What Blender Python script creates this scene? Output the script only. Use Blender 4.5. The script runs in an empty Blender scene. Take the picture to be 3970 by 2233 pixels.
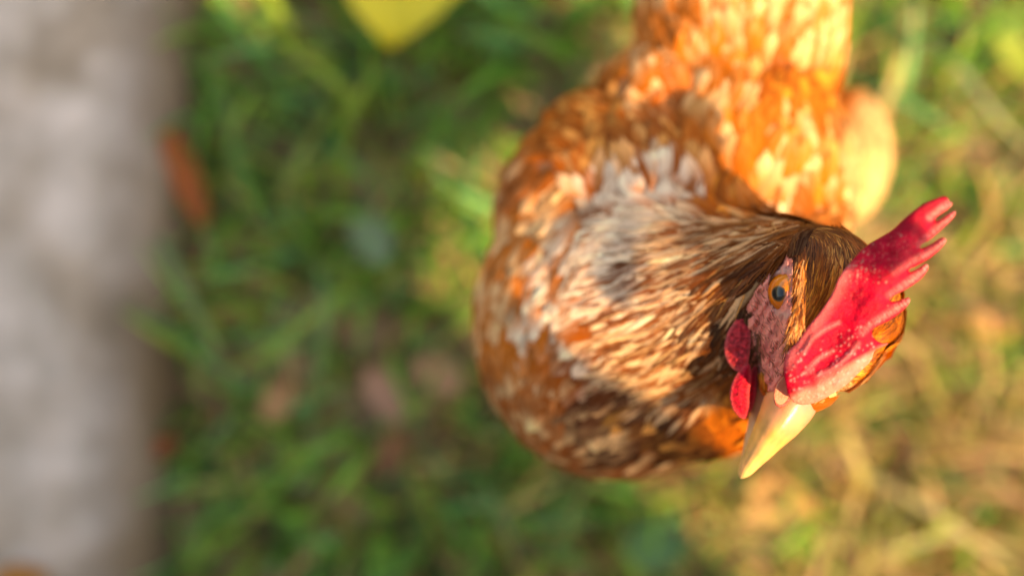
import bpy, bmesh, math, random
import numpy as np
from mathutils import Vector, Matrix
from mathutils.bvhtree import BVHTree
from mathutils import noise as mnoise

rng = np.random.default_rng(7)
random.seed(7)
S = bpy.context.scene
COL = S.collection

# ------------------------------------------------------------------ camera, sky, sun, exposure
H = 0.74                    # height of the lens above the grass (metres)
FPX = 887.0                 # focal length in pixels of a 1024 wide picture
cam_d = bpy.data.cameras.new('camera'); cam = bpy.data.objects.new('camera', cam_d); COL.objects.link(cam)
cam.location = (0, 0, H)
cam_d.sensor_width = 36.0
cam_d.lens = 36.0 * FPX / 1024
cam_d.clip_start = 0.01; cam_d.clip_end = 200
cam_d.dof.use_dof = True
cam_d.dof.focus_distance = 0.272
cam_d.dof.aperture_fstop = 2.3
S.camera = cam

SUN = Vector((0.42, -0.42, 0.80)).normalized()     # towards the sun
W = bpy.data.worlds.new('World'); S.world = W; W.use_nodes = True
nt = W.node_tree
sky = nt.nodes.new('ShaderNodeTexSky'); sky.sky_type = 'NISHITA'; sky.sun_disc = False
sky.sun_elevation = math.asin(SUN.z)
sky.dust_density = 2.0
sky.sun_rotation = math.atan2(SUN.x, SUN.y)
bg = nt.nodes['Background']; bg.inputs['Strength'].default_value = 0.15
nt.links.new(sky.outputs[0], bg.inputs[0])
sl = bpy.data.lights.new('sun', 'SUN'); so = bpy.data.objects.new('sun', sl); COL.objects.link(so)
sl.energy = 3.3; sl.angle = math.radians(0.53); sl.color = (1.0, 0.76, 0.53)
so.rotation_euler = SUN.to_track_quat('Z', 'Y').to_euler(); so.location = SUN * 3
S.view_settings.view_transform = 'Standard'; S.view_settings.look = 'None'
S.view_settings.exposure = 1.45; S.view_settings.use_white_balance = True; S.view_settings.white_balance_temperature = 9000; S.view_settings.white_balance_tint = 10; S.view_settings.gamma = 1.0; S.view_settings.use_curve_mapping = False

# ------------------------------------------------------------------ helpers
def P(px, py, d):
    """a place seen at (px, py) of the picture at depth d below the lens"""
    return Vector(((px - 512) / FPX * d, -(py - 287.5) / FPX * d, H - d))

def to_px(v):
    d = H - v[:, 2]
    return np.stack([512 + v[:, 0] / d * FPX, 287.5 - v[:, 1] / d * FPX], 1)

def lin(r, g, b):
    f = lambda c: ((c / 255) / 12.92 if c / 255 <= 0.04045 else ((c / 255 + 0.055) / 1.055) ** 2.4)
    return np.array([f(r), f(g), f(b)])

def tag(o, label=None, cat=None, group=None, kind=None):
    if label: o['label'] = label
    if cat: o['category'] = cat
    if group: o['group'] = group
    if kind: o['kind'] = kind
    return o

def add_mesh(name, verts, faces, mat, parent=None, col=None, smooth=True):
    me = bpy.data.meshes.new(name)
    verts = np.asarray(verts, dtype=np.float32); 
    if isinstance(faces, np.ndarray):
        n, k = faces.shape
        me.vertices.add(len(verts)); me.vertices.foreach_set('co', verts.ravel())
        me.loops.add(n * k); me.loops.foreach_set('vertex_index', faces.ravel().astype(np.int32))
        me.polygons.add(n)
        me.polygons.foreach_set('loop_start', np.arange(0, n * k, k, dtype=np.int32))
        me.update(calc_edges=True); me.validate()
    else:
        me.from_pydata([tuple(v) for v in verts], [], faces)
    if smooth:
        me.polygons.foreach_set('use_smooth', [True] * len(me.polygons))
    if col is not None:
        a = me.color_attributes.new('Col', 'FLOAT_COLOR', 'POINT')
        c4 = np.ones((len(me.vertices), 4), dtype=np.float32); c4[:, :3] = col
        a.data.foreach_set('color', c4.ravel())
    if mat: me.materials.append(mat)
    o = bpy.data.objects.new(name, me); COL.objects.link(o)
    if parent: o.parent = parent
    return o

def bake(o):
    """apply the modifiers of o and give back plain arrays"""
    dg = bpy.context.evaluated_depsgraph_get(); dg.update()
    ev = o.evaluated_get(dg); me = bpy.data.meshes.new_from_object(ev)
    old = o.data; o.modifiers.clear(); o.data = me; bpy.data.meshes.remove(old)
    return me

def set_col(me, col):
    a = me.color_attributes.new('Col', 'FLOAT_COLOR', 'POINT')
    c4 = np.ones((len(me.vertices), 4), dtype=np.float32); c4[:, :3] = col
    a.data.foreach_set('color', c4.ravel())

def coords(me):
    v = np.empty(len(me.vertices) * 3, dtype=np.float32); me.vertices.foreach_get('co', v); return v.reshape(-1, 3).astype(float)

def material(name, color=None, rough=0.6, attr=False, sss=0, sssr=(1, .3, .15), sss_scale=0.003, spec=0.5,
             noise=None, bump=None, transl=0, sheen=0, coat=0):
    m = bpy.data.materials.new(name); m.use_nodes = True
    t = m.node_tree; n = t.nodes; b = n['Principled BSDF']
    b.inputs['Roughness'].default_value = rough
    b.inputs['Specular IOR Level'].default_value = spec
    src = None
    if attr:
        a = n.new('ShaderNodeAttribute'); a.attribute_name = 'Col'; src = a.outputs['Color']
    else:
        r = n.new('ShaderNodeRGB'); r.outputs[0].default_value = (*color, 1); src = r.outputs[0]
    tc = n.new('ShaderNodeTexCoord')
    if noise:
        for (sc, lo, hi, det) in noise:
            nz = n.new('ShaderNodeTexNoise'); nz.inputs['Scale'].default_value = sc; nz.inputs['Detail'].default_value = det
            t.links.new(tc.outputs['Object'], nz.inputs['Vector'])
            mr = n.new('ShaderNodeMapRange'); mr.inputs['From Min'].default_value = 0.3; mr.inputs['From Max'].default_value = 0.7
            mr.inputs['To Min'].default_value = lo; mr.inputs['To Max'].default_value = hi
            t.links.new(nz.outputs['Fac'], mr.inputs['Value'])
            mx = n.new('ShaderNodeVectorMath'); mx.operation = 'SCALE'
            t.links.new(src, mx.inputs[0]); t.links.new(mr.outputs[0], mx.inputs['Scale']); src = mx.outputs[0]
    t.links.new(src, b.inputs['Base Color'])
    if bump:
        sc, st, dist = bump
        nz = n.new('ShaderNodeTexNoise'); nz.inputs['Scale'].default_value = sc; nz.inputs['Detail'].default_value = 4
        t.links.new(tc.outputs['Object'], nz.inputs['Vector'])
        bp = n.new('ShaderNodeBump'); bp.inputs['Strength'].default_value = st; bp.inputs['Distance'].default_value = dist
        t.links.new(nz.outputs['Fac'], bp.inputs['Height']); t.links.new(bp.outputs[0], b.inputs['Normal'])
    if sss:
        b.inputs['Subsurface Weight'].default_value = sss
        b.inputs['Subsurface Radius'].default_value = sssr
        b.inputs['Subsurface Scale'].default_value = sss_scale
    if sheen: b.inputs['Sheen Weight'].default_value = sheen
    if coat: b.inputs['Coat Weight'].default_value = coat; b.inputs['Coat Roughness'].default_value = 0.1
    if transl:
        tr = n.new('ShaderNodeBsdfTranslucent'); t.links.new(src, tr.inputs['Color'])
        ms = n.new('ShaderNodeMixShader'); ms.inputs[0].default_value = transl
        t.links.new(b.outputs[0], ms.inputs[1]); t.links.new(tr.outputs[0], ms.inputs[2])
        t.links.new(ms.outputs[0], n['Material Output'].inputs['Surface'])
    return m

def inpoly(p, poly):
    poly = np.asarray(poly, float); x, y = p[:, 0], p[:, 1]
    r = np.zeros(len(p), bool); j = len(poly) - 1
    for i in range(len(poly)):
        xi, yi = poly[i]; xj, yj = poly[j]
        c = ((yi > y) != (yj > y)) & (x < (xj - xi) * (y - yi) / (yj - yi + 1e-12) + xi)
        r ^= c; j = i
    return r

def segdist(p, line, closed=False):
    """distance from points to a polyline, and the length along it"""
    line = np.asarray(line, float)
    if closed: line = np.vstack([line, line[:1]])
    best = np.full(len(p), 1e9); arc = np.zeros(len(p)); s0 = 0
    for a, b in zip(line[:-1], line[1:]):
        ab = b - a; L = np.linalg.norm(ab) + 1e-9
        t = np.clip(((p - a) @ ab) / L ** 2, 0, 1)
        d = np.linalg.norm(p - (a + t[:, None] * ab), axis=1)
        k = d < best; best[k] = d[k]; arc[k] = s0 + t[k] * L; s0 += L
    return best, arc

def smooth_poly(pts, it=2, closed=True):
    pts = np.asarray(pts, float)
    for _ in range(it):
        q = np.roll(pts, -1, 0)
        pts = np.stack([pts * .75 + q * .25, pts * .25 + q * .75], 1).reshape(-1, 2)
    return pts

def vnoise(p, scale, seed=0.0):
    return np.array([mnoise.noise(Vector((a * scale + seed, b * scale - seed, c * scale + 3.1 * seed))) for a, b, c in p])

# ------------------------------------------------------------------ the hen's body: one continuous mesh
hen = bpy.data.objects.new('hen', None); COL.objects.link(hen)
tag(hen, 'ginger and cream speckled hen with a red comb turning her head up to the lens', 'hen')

def ball(bm, c, r):
    g = bmesh.ops.create_icosphere(bm, subdivisions=4, radius=1.0)
    M = Matrix.Translation(c) @ Matrix.Diagonal((r[0], r[1], r[2], 1))
    bmesh.ops.transform(bm, matrix=M, verts=g['verts'])

def limb(bm, a, b, ra, rb, n=7):
    for i in range(n):
        t = i / (n - 1); c = a.lerp(b, t); r = ra + (rb - ra) * t
        ball(bm, c, (r, r, r))

bm = bmesh.new()
dd = lambda d: d if d < .285 else .285 + (d - .285) * .78
PD = lambda x, y, d: P(x, y, dd(d))
px = lambda n, d: n * dd(d) / FPX
ball(bm, PD(614, 322, .405), (px(139, .405), px(152, .405), .058))      # breast
ball(bm, PD(632, 222, .41), (px(137, .41), px(124, .41), .051))
ball(bm, PD(650, 108, .42), (px(58, .42), px(56, .42), .036))
ball(bm, PD(590, 150, .42), (px(52, .42), px(56, .42), .036))        # shoulder
ball(bm, PD(736, 190, .415), (px(110, .415), px(150, .415), .048))     # back
ball(bm, PD(738, 20, .425), (px(101, .425), px(190, .425), .045))      # rump
ball(bm, PD(738, -120, .43), (px(92, .43), px(140, .43), .040))
ball(bm, PD(842, 156, .54), (px(42, .54), px(67, .54), .030))
ball(bm, PD(810, 156, .50), (px(40, .50), px(60, .50), .030))       # thigh fluff
ball(bm, PD(690, 190, .485), (.060, .080, .050))                        # belly
limb(bm, PD(640, 300, .375), PD(705, 302, .345), .046, .035)             # neck
limb(bm, PD(705, 302, .345), PD(765, 296, .315), .035, .0262)
limb(bm, PD(765, 296, .315), PD(815, 291, .2905), .0262, .0213)
limb(bm, PD(690, 385, .365), PD(738, 392, .345), .028, .0205)            # front of the neck
limb(bm, PD(738, 392, .345), PD(790, 370, .305), .0205, .013)
ball(bm, PD(815, 291, .2905), (.0213, .0213, .0215))                    # skull
limb(bm, PD(812, 320, .287), PD(799, 372, .286), .0185, .0125)           # muzzle
limb(bm, PD(846, 300, .295), PD(866, 318, .300), .016, .0112)            # far cheek
limb(bm, PD(848, 340, .295), PD(838, 364, .293), .011, .0085)
limb(bm, PD(806, 250, .276), PD(796, 318, .2705), .0055, .0048, 12)      # brow
limb(bm, PD(796, 318, .2705), PD(793, 362, .2725), .0048, .0035, 10)
bme = bpy.data.meshes.new('body'); bm.to_mesh(bme); bm.free()
body = bpy.data.objects.new('body', bme); COL.objects.link(body); body.parent = hen
m = body.modifiers.new('r', 'REMESH'); m.mode = 'VOXEL'; m.voxel_size = 0.0013
m = body.modifiers.new('s', 'SMOOTH'); m.factor = 0.5; m.iterations = 8
bme = bake(body)
for p_ in bme.polygons: p_.use_smooth = True
BV = coords(bme)
bme.calc_loop_triangles()
TR = np.empty(len(bme.loop_triangles) * 3, dtype=np.int32); bme.loop_triangles.foreach_get('vertices', TR); TR = TR.reshape(-1, 3)
VN = np.empty(len(bme.vertices) * 3, dtype=np.float32); bme.vertices.foreach_get('normal', VN); VN = VN.reshape(-1, 3).astype(float)
BVH = BVHTree.FromPolygons([Vector(v) for v in BV], [tuple(t) for t in TR])

def surf_depth(x, y, default=.29):
    o = Vector((0, 0, H)); q = P(x, y, 1.0) - o
    h = BVH.ray_cast(o, q.normalized())
    return H - h[0].z if h[0] is not None else default

# ------------------------------------------------------------------ colour and lie of the plumage, by place on the bird
RUST = np.array([.42, .092, .008]); DARK = np.array([.085, .019, .005]); CREAM = np.array([.86, .50, .23])
WHITE = np.array([.85, .64, .45]); ORANGE = np.array([.58, .145, .010]); TAN = np.array([.68, .28, .060])
BROWN = np.array([.28, .060, .006]); GOLD = np.array([.78, .27, .030]); PALE = np.array([.76, .46, .20])
FL0 = np.array([.66, .38, .15]); FL1 = np.array([.74, .46, .20])
#   px   py   dx    dy   dark   light  share of light
FIELD = [
 (740,  20,  .05, -1.0, ORANGE, PALE, .65), (700, 60, -.1, -1, ORANGE, PALE, .5), (790, 60, .1, -1, RUST, PALE, .55),
 (650,  60, -.2, -1.0, ORANGE, CREAM, .4), (830, 40, .2, -1, ORANGE, PALE, .5), (770, 115, .35, -1, RUST, GOLD, .35),
 (720, 110, .1, -1.0, ORANGE, PALE, .5), (790, 160, .3, -1, ORANGE, PALE, .5), (820, 120, .3, -1, RUST, GOLD, .4),
 (770, 190, .3, -1.0, ORANGE, PALE, .62), (820, 200, .3, -1, ORANGE, PALE, .5), (730, 160, .1, -1, ORANGE, PALE, .6),
 (780, 225, .3, -1.0, ORANGE, PALE, .65), (640, 95, -.2, -1, ORANGE, CREAM, .6), (600, 110, -.5, -.8, RUST, TAN, .25),
 (670, 120, -.1, -1.0, RUST, CREAM, .4), (560, 130, -.7, -.6, RUST, TAN, .3), (620, 140, -.3, -1, BROWN, TAN, .4),
 (690, 150, .1, -1.0, RUST, TAN, .4), (745, 165, .2, -1, ORANGE, TAN, .4), (730, 200, .2, -1, RUST, GOLD, .45), (610, 175, -.2, -1, BROWN, TAN, .5),
 (530, 170, -.6, .4, RUST, CREAM, .35), (500, 220, -.4, .9, ORANGE, CREAM, .48), (545, 200, -.5, .8, ORANGE, CREAM, .6),
 (620, 205, -.2, -1.0, RUST, WHITE, .8), (680, 205, .0, -1, RUST, WHITE, .75), (590, 240, -.5, .8, ORANGE, WHITE, .7),
 (560, 270, -.5, .85, ORANGE, WHITE, .5), (520, 260, -.4, .9, ORANGE, CREAM, .58), (485, 300, -.25, .95, ORANGE, CREAM, .5),
 (545, 320, -.5, .9, ORANGE, WHITE, .5), (510, 340, -.3, .95, ORANGE, CREAM, .3), (500, 370, -.2, 1, RUST, CREAM, .45),
 (560, 370, -.5, .85, RUST, CREAM, .45), (540, 410, -.3, .9, RUST, CREAM, .45), (600, 370, -.75, .65, BROWN, WHITE, .42),
 (590, 410, -.65, .7, DARK * 1.3, CREAM, .33), (580, 445, -.5, .8, BROWN, CREAM, .35), (640, 400, -.75, .65, DARK, TAN, .3),
 (630, 440, -.75, .65, DARK * .8, CREAM, .28), (680, 430, -.75, .65, DARK, TAN, .22), (660, 465, -.7, .6, BROWN, CREAM, .35),
 (715, 455, -.7, .65, DARK, TAN, .15), (700, 415, -.7, .7, DARK, TAN, .2),
 (720, 410, -.6, .8, ORANGE * .9, GOLD, .25), (740, 430, -.6, .8, RUST * 1.2, GOLD, .2), (735, 385, -.6, .75, RUST, GOLD, .2),
 (600, 290, -1, .25, RUST, WHITE, .55), (620, 250, -1, .0, BROWN, WHITE, .65), (640, 225, -1, -.2, RUST, WHITE, .8),
 (680, 235, -1, -.1, BROWN, CREAM, .6), (720, 245, -1, .0, BROWN, CREAM, .5), (650, 290, -1, .3, BROWN, WHITE, .5),
 (690, 280, -1, .25, BROWN, CREAM, .5), (630, 330, -.95, .4, BROWN, CREAM, .45), (670, 330, -.85, .5, BROWN, CREAM, .45),
 (640, 365, -.8, .55, BROWN, PALE, .6), (680, 370, -.7, .7, BROWN, PALE, .6), (700, 330, -.75, .65, DARK * 1.3, CREAM, .35),
 (710, 390, -.6, .8, RUST, PALE, .5), (720, 350, -.55, .8, BROWN * .8, TAN, .3), (735, 280, -.85, .5, BROWN, TAN, .35),
 (760, 245, -1, .1, BROWN, TAN, .4), (790, 233, -1, .1, BROWN * .8, TAN, .22), (820, 230, -1, .05, BROWN * .6, TAN, .2),
 (850, 234, -.8, -.4, BROWN * .7, TAN, .2), (862, 245, -.3, -1, BROWN, TAN, .2), (846, 256, .0, -1, BROWN * .7, TAN, .3),
 (828, 262, .1, -1, BROWN * .8, TAN, .35), (805, 262, .1, -1, DARK, TAN, .1), (800, 290, .25, -.95, DARK, GOLD, .25),
 (822, 290, .35, -.95, RUST * .8, GOLD, .42), (808, 325, .5, -.85, RUST, GOLD, .5), (790, 350, .25, -.95, ORANGE, GOLD, .6),
 (770, 258, -.9, .2, DARK * .8, BROWN, .2), (755, 280, -.7, .6, BROWN, TAN, .3), (742, 310, -.5, .8, DARK, TAN, .15),
 (735, 340, -.4, .9, DARK, TAN, .15), (890, 320, .6, -.8, DARK, ORANGE, .4), (905, 305, .6, -.8, BROWN, GOLD, .4), (880, 335, .6, -.8, BROWN, ORANGE, .4),
 (870, 345, .8, -.3, RUST, ORANGE, .5), (860, 375, .9, .25, RUST, GOLD, .6), (845, 392, .8, .5, RUST, PALE, .6),
 (868, 130, .2, .9, FL0, FL1, .5), (870, 160, .2, .9, FL0, FL1, .5), (866, 205, .2, .9, FL0, FL1, .5), (882, 150, .2, .9, FL0, FL1, .5),
]
FX = np.array([[f[0], f[1]] for f in FIELD], float)
FD = np.array([[f[2], f[3]] for f in FIELD], float); FD /= np.linalg.norm(FD, axis=1)[:, None]
FK = np.array([f[4] for f in FIELD]); FL = np.array([f[5] for f in FIELD]); FS = np.array([f[6] for f in FIELD])
def field(q, power=3.0):
    d2 = ((q[:, None, :] - FX[None]) ** 2).sum(2) + 60
    w = d2 ** (-power); w /= w.sum(1)[:, None]
    dr = w @ FD; dr /= np.linalg.norm(dr, axis=1)[:, None] + 1e-9
    return dr, w @ FK, w @ FL, w @ FS

FACE = [(744, 318), (750, 292), (768, 272), (786, 250), (793, 254), (793, 290), (791, 330), (791, 366), (800, 388),
        (786, 404), (770, 412), (755, 412), (749, 385), (743, 350)]
HEAD = [(765, 228), (842, 218), (880, 236), (915, 285), (912, 330), (880, 350), (880, 380), (850, 400), (800, 400), (760, 412), (748, 343), (742, 300), (750, 262)]
THROAT = [(735, 372), (720, 372), (700, 395), (706, 412), (728, 448), (748, 462), (775, 425), (765, 372)]
HACKLE = [(745, 222), (700, 218), (640, 208), (596, 225), (580, 262), (584, 300), (600, 345), (620, 380), (650, 402), (690, 410), (705, 405),
          (705, 385), (725, 372), (748, 372), (752, 290), (775, 262), (800, 262), (800, 222)]

# paint the skin under the feathers
q = to_px(BV)
dr, k_, l_, s_ = field(q[::1]) if len(q) < 60000 else (None, None, None, None)
if dr is None:
    k_ = np.empty((len(q), 3)); l_ = np.empty((len(q), 3)); s_ = np.empty(len(q))
    for i in range(0, len(q), 20000):
        _, a, b, c = field(q[i:i + 20000]); k_[i:i + 20000] = a; l_[i:i + 20000] = b; s_[i:i + 20000] = c
bc = k_ * (1 - s_[:, None] * .5) + l_ * s_[:, None] * .5
bc *= .7
up = VN[:, 2] > -0.2
sk = inpoly(q, FACE) & (BV[:, 2] > H - .32)
bc[sk] = [.50, .16, .13]
set_col(bme, bc)
bme.materials.append(material('hen_skin', attr=True, rough=.6, bump=(900, .5, .001), sss=.2))

# ------------------------------------------------------------------ feathers
M_FEATHER = material('feather_vane', attr=True, rough=.7, spec=.12, transl=.14, noise=[(1500, .82, 1.15, 2)])
M_HAIR = material('fine_feather', attr=True, rough=.45, spec=.22, transl=.12)

area = .5 * np.linalg.norm(np.cross(BV[TR[:, 1]] - BV[TR[:, 0]], BV[TR[:, 2]] - BV[TR[:, 0]]), axis=1)
TC = BV[TR].mean(1); TN = VN[TR].mean(1); TN /= np.linalg.norm(TN, axis=1)[:, None]
TQ = to_px(TC)
CAMV = np.array([0, 0, H]) - TC; CAMV /= np.linalg.norm(CAMV, axis=1)[:, None]
FACING = (TN * CAMV).sum(1)
NEAR = TC[:, 2] > H - .34

def sample(mask, n):
    w = area * mask; w = w / w.sum()
    i = rng.choice(len(w), n, p=w)
    r1 = np.sqrt(rng.random(n)); r2 = rng.random(n)
    b = np.stack([1 - r1, r1 * (1 - r2), r1 * r2], 1)
    return (BV[TR[i]] * b[:, :, None]).sum(1), TN[i]

def feathers(root, nrm, L, Wd, strips=7, rows=5, lift=.0006, rise=.10, spread=.3, jit=.15, taper=1.0, mode='body', dirs=None, colmul=1.0, shadevar=.18, clump=220):
    """many feathers, each a fan of narrow barb strips that follow the skin; returns verts, faces, colours, per-feather counts"""
    N = len(root)
    q = to_px(root)
    dr = np.empty((N, 2)); dk = np.empty((N, 3)); lg = np.empty((N, 3)); sh = np.empty(N)
    for i in range(0, N, 20000):
        a = field(q[i:i + 20000]); dr[i:i + 20000], dk[i:i + 20000], lg[i:i + 20000], sh[i:i + 20000] = a
    if mode == 'hackle': lg = lg * .68 + WHITE * .34; dk = dk * .7; sh = sh * .9 + .08
    if dirs is not None: dr = dirs
    an = rng.normal(0, jit, N); c, s = np.cos(an), np.sin(an)
    d3 = np.stack([dr[:, 0] * c - dr[:, 1] * s, -(dr[:, 0] * s + dr[:, 1] * c), np.zeros(N)], 1)
    d3 -= (d3 * nrm).sum(1)[:, None] * nrm
    d3 /= np.linalg.norm(d3, axis=1)[:, None] + 1e-9
    side = np.cross(nrm, d3)
    L = L * rng.uniform(.75, 1.25, N); Wd = Wd * rng.uniform(.8, 1.2, N)
    # centre line hugging the skin
    cen = np.empty((N, rows, 3)); nn = np.empty((N, rows, 3))
    cur = root.copy(); cn = nrm.copy(); cd = d3.copy()
    lft = lift * rng.uniform(.5, 1.6, N); rs = rise * rng.uniform(.3, 1.5, N)
    for r in range(rows):
        t = r / (rows - 1)
        cen[:, r] = cur + cn * (lft + rs * L * t * t)[:, None]; nn[:, r] = cn
        nxt = cur + cd * (L / (rows - 1))[:, None]
        for i in range(N):
            h = BVH.find_nearest(Vector(nxt[i]), .03)
            if h[0] is not None:
                nxt[i] = h[0]; cn[i] = cn[i] * .5 + np.array(h[1]) * .5
        cn /= np.linalg.norm(cn, axis=1)[:, None]
        cd = cd - (cd * cn).sum(1)[:, None] * cn; cd /= np.linalg.norm(cd, axis=1)[:, None] + 1e-9
        cur = nxt
    K = strips
    t = np.linspace(0, 1, rows)
    if mode == 'body': prof = np.sin(np.pi * np.clip(t * .82 + .12, 0, 1)) ** .6
    elif mode == 'hackle': prof = np.array([.5, .9, 1, .8, .35]) if rows == 5 else np.interp(t, [0, .25, .5, .8, 1], [.5, .95, 1, .75, .3])
    else: prof = np.interp(t, [0, .3, 1], [.8, 1, .15])
    V = np.empty((N, K, rows, 2, 3)); C = np.empty((N, K, rows, 2, 3))
    islight = rng.random(N) < sh
    cl = np.array([mnoise.noise(Vector(p * clump)) for p in root])
    islight = (rng.random(N) * .35 + (np.clip(cl * 1.1 + .5, 0, 1)) * .65) < sh
    sv = 1 + rng.normal(0, shadevar, N)
    sv = np.clip(sv, .5, 1.6)
    for k in range(K):
        u0 = -1 + 2 * k / K; u1 = u0 + 2 / K * 1.08
        ul = rng.uniform(.90, 1.04, N) if mode != 'hair' else rng.uniform(.8, 1.06, N)          # this barb's own length
        ul *= 1 - .28 * abs((u0 + u1) / 2) ** 2
        for r in range(rows):
            tt = t[r] * ul
            # interpolate the centre line
            f = np.clip(tt * (rows - 1), 0, rows - 1 - 1e-6); i0 = f.astype(int); fr = (f - i0)[:, None]
            ii = np.arange(N)
            cc = cen[ii, i0] * (1 - fr) + cen[ii, i0 + 1] * fr
            n_ = nn[ii, i0]
            w = prof[r] * Wd * .5
            pinch = 1 if r < rows - 1 else .25
            um = (u0 + u1) / 2
            for e, uu in enumerate((u0, u1)):
                u = um + (uu - um) * pinch
                V[:, k, r, e] = cc + side * (u * w)[:, None] - n_ * (np.abs(u) ** 2 * w * .35)[:, None]
            au = abs(um)
            if mode == 'hackle':
                lightness = np.where(islight, np.clip(2.1 - 2.5 * au - np.clip((t[r] - .8) * 1.4, 0, 1), 0, 1), np.clip(.10 - au * .2, 0, 1))
            elif mode == 'body':
                tip = np.clip((t[r] - .35) * 2.2, 0, 1)
                lightness = np.where(islight, np.clip(.35 + 1.0 * tip - .75 * au ** 2, 0, 1), np.clip(.0 + .30 * tip * (1 - 1.5 * au), 0, .3))
            else:
                lightness = np.where(islight, .85, .08) * np.ones(N)
            lightness = np.clip(lightness + rng.normal(0, .09, N), 0, 1)[:, None]
            base = dk * (1 - lightness) + lg * lightness
            if r == 0: base = base * .85
            C[:, k, r, :, :] = (base * sv[:, None] * colmul)[:, None, :]
    V = V.reshape(-1, 3); C = C.reshape(-1, 3)
    a = np.arange(N * K)[:, None] * (rows * 2) + (np.arange(rows - 1) * 2)[None, :]
    F = np.stack([a, a + 1, a + 3, a + 2], 2).reshape(-1, 4)
    return V, F, np.clip(C, 0, .95), K * rows * 2, K * (rows - 1)

front = FACING > -.15
inH = inpoly(TQ, HACKLE) & front & (TC[:, 2] > H - .40)
inT = inpoly(TQ, THROAT) & front & (TC[:, 2] > H - .37)
inHd = inpoly(TQ, HEAD) & (TC[:, 2] > H - .325)
inF = inpoly(TQ, FACE) & NEAR & front
inC = inpoly(TQ, [(852, 262), (840, 280), (820, 312), (804, 332), (792, 352), (790, 400), (850, 385), (872, 330), (880, 262)]) & NEAR & (TC[:, 2] > H - .285)
bodym = ~(inH | inT | inHd)

# body feathers: the 300 that show largest are parts of their own, the rest one part
r_, n_ = sample(bodym & (FACING > -.25), 4200)
V, F, C, nv, nf = feathers(r_, n_, .0145, .0118, strips=9, rows=5, lift=.0009, rise=.06, mode='body', jit=.2)
fq = to_px(r_)
score = np.where((fq[:, 1] > -10) & (fq[:, 1] < 470) & (fq[:, 0] < 850), (n_[:, 2] > .75) * 1.0, 0) + rng.random(len(r_)) * .1
big = np.argsort(-score)[:300]; isbig = np.zeros(len(r_), bool); isbig[big] = True
Vr = V.reshape(-1, nv, 3); Cr = C.reshape(-1, nv, 3)
for b in big:
    c0 = Vr[b].mean(0)
    o = add_mesh('feather', Vr[b] - c0, F[:nf].copy(), M_FEATHER, hen, Cr[b]); o.location = c0
keep = np.where(~isbig)[0]
o = add_mesh('body_feathers', Vr[keep].reshape(-1, 3), F[:nf * len(keep)], M_FEATHER, hen, Cr[keep].reshape(-1, 3)); tag(o, kind='stuff')
# underside and legs side, coarser
r_, n_ = sample((FACING <= -.25), 1800)
V, F, C, nv, nf = feathers(r_, n_, .022, .015, strips=5, rows=4, mode='body')
o = add_mesh('belly_feathers', V, F, M_FEATHER, hen, C); tag(o, kind='stuff')
# cape of the neck
r_, n_ = sample(inH, 1800)
V, F, C, nv, nf = feathers(r_, n_, .0165, .0042, strips=9, rows=5, lift=.0007, rise=.03, mode='hackle', jit=.09, clump=900, shadevar=.25)
o = add_mesh('neck_feathers', V, F, M_FEATHER, hen, C); tag(o, kind='stuff')
r_, n_ = sample(inH, 900)
V, F, C, nv, nf = feathers(r_, n_, .0090, .00035, strips=1, rows=4, lift=.0012, rise=.12, mode='hair', jit=.16, clump=420, shadevar=.25)
o = add_mesh('neck_barbs', V, F, M_HAIR, hen, C); tag(o, kind='stuff')
# throat
r_, n_ = sample(inT, 4500)
V, F, C, nv, nf = feathers(r_, n_, .0065, .0007, strips=2, rows=4, lift=.0004, rise=.12, mode='hair', jit=.2)
o = add_mesh('throat_feathers', V, F, M_HAIR, hen, C); tag(o, kind='stuff')
# head
inK = (TQ[:, 0] > 850) & (TQ[:, 1] > 285)
r_, n_ = sample(inHd & inK & ~inC, 3500)
V, F, C, nv, nf = feathers(r_, n_, .0042, .0005, strips=1, rows=4, lift=.0003, rise=.10, mode='hair', jit=.3, clump=900, shadevar=.4)
o = add_mesh('cheek_feathers', V, F, M_HAIR, hen, C); tag(o, kind='stuff')
r_, n_ = sample(inHd & ~inF & ~inC & ~inK, 10000)
V, F, C, nv, nf = feathers(r_, n_, .0074, .0007, strips=2, rows=5, lift=.0003, rise=.05, mode='hair', jit=.11, clump=500, shadevar=.38)
o = add_mesh('head_feathers', V, F, M_HAIR, hen, C); tag(o, kind='stuff')

# ------------------------------------------------------------------ fleshy parts: comb, face, lobes, wattles
M_COMB = material('comb_flesh', attr=True, rough=.5, spec=.14, sss=.25, sssr=(1, .10, .12), sss_scale=.0016, bump=(1500, .7, .0007))
M_FACE = material('face_skin', attr=True, rough=.5, spec=.4, sss=.3, sssr=(1, .25, .18), sss_scale=.0015, bump=(1600, .6, .0006))

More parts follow.
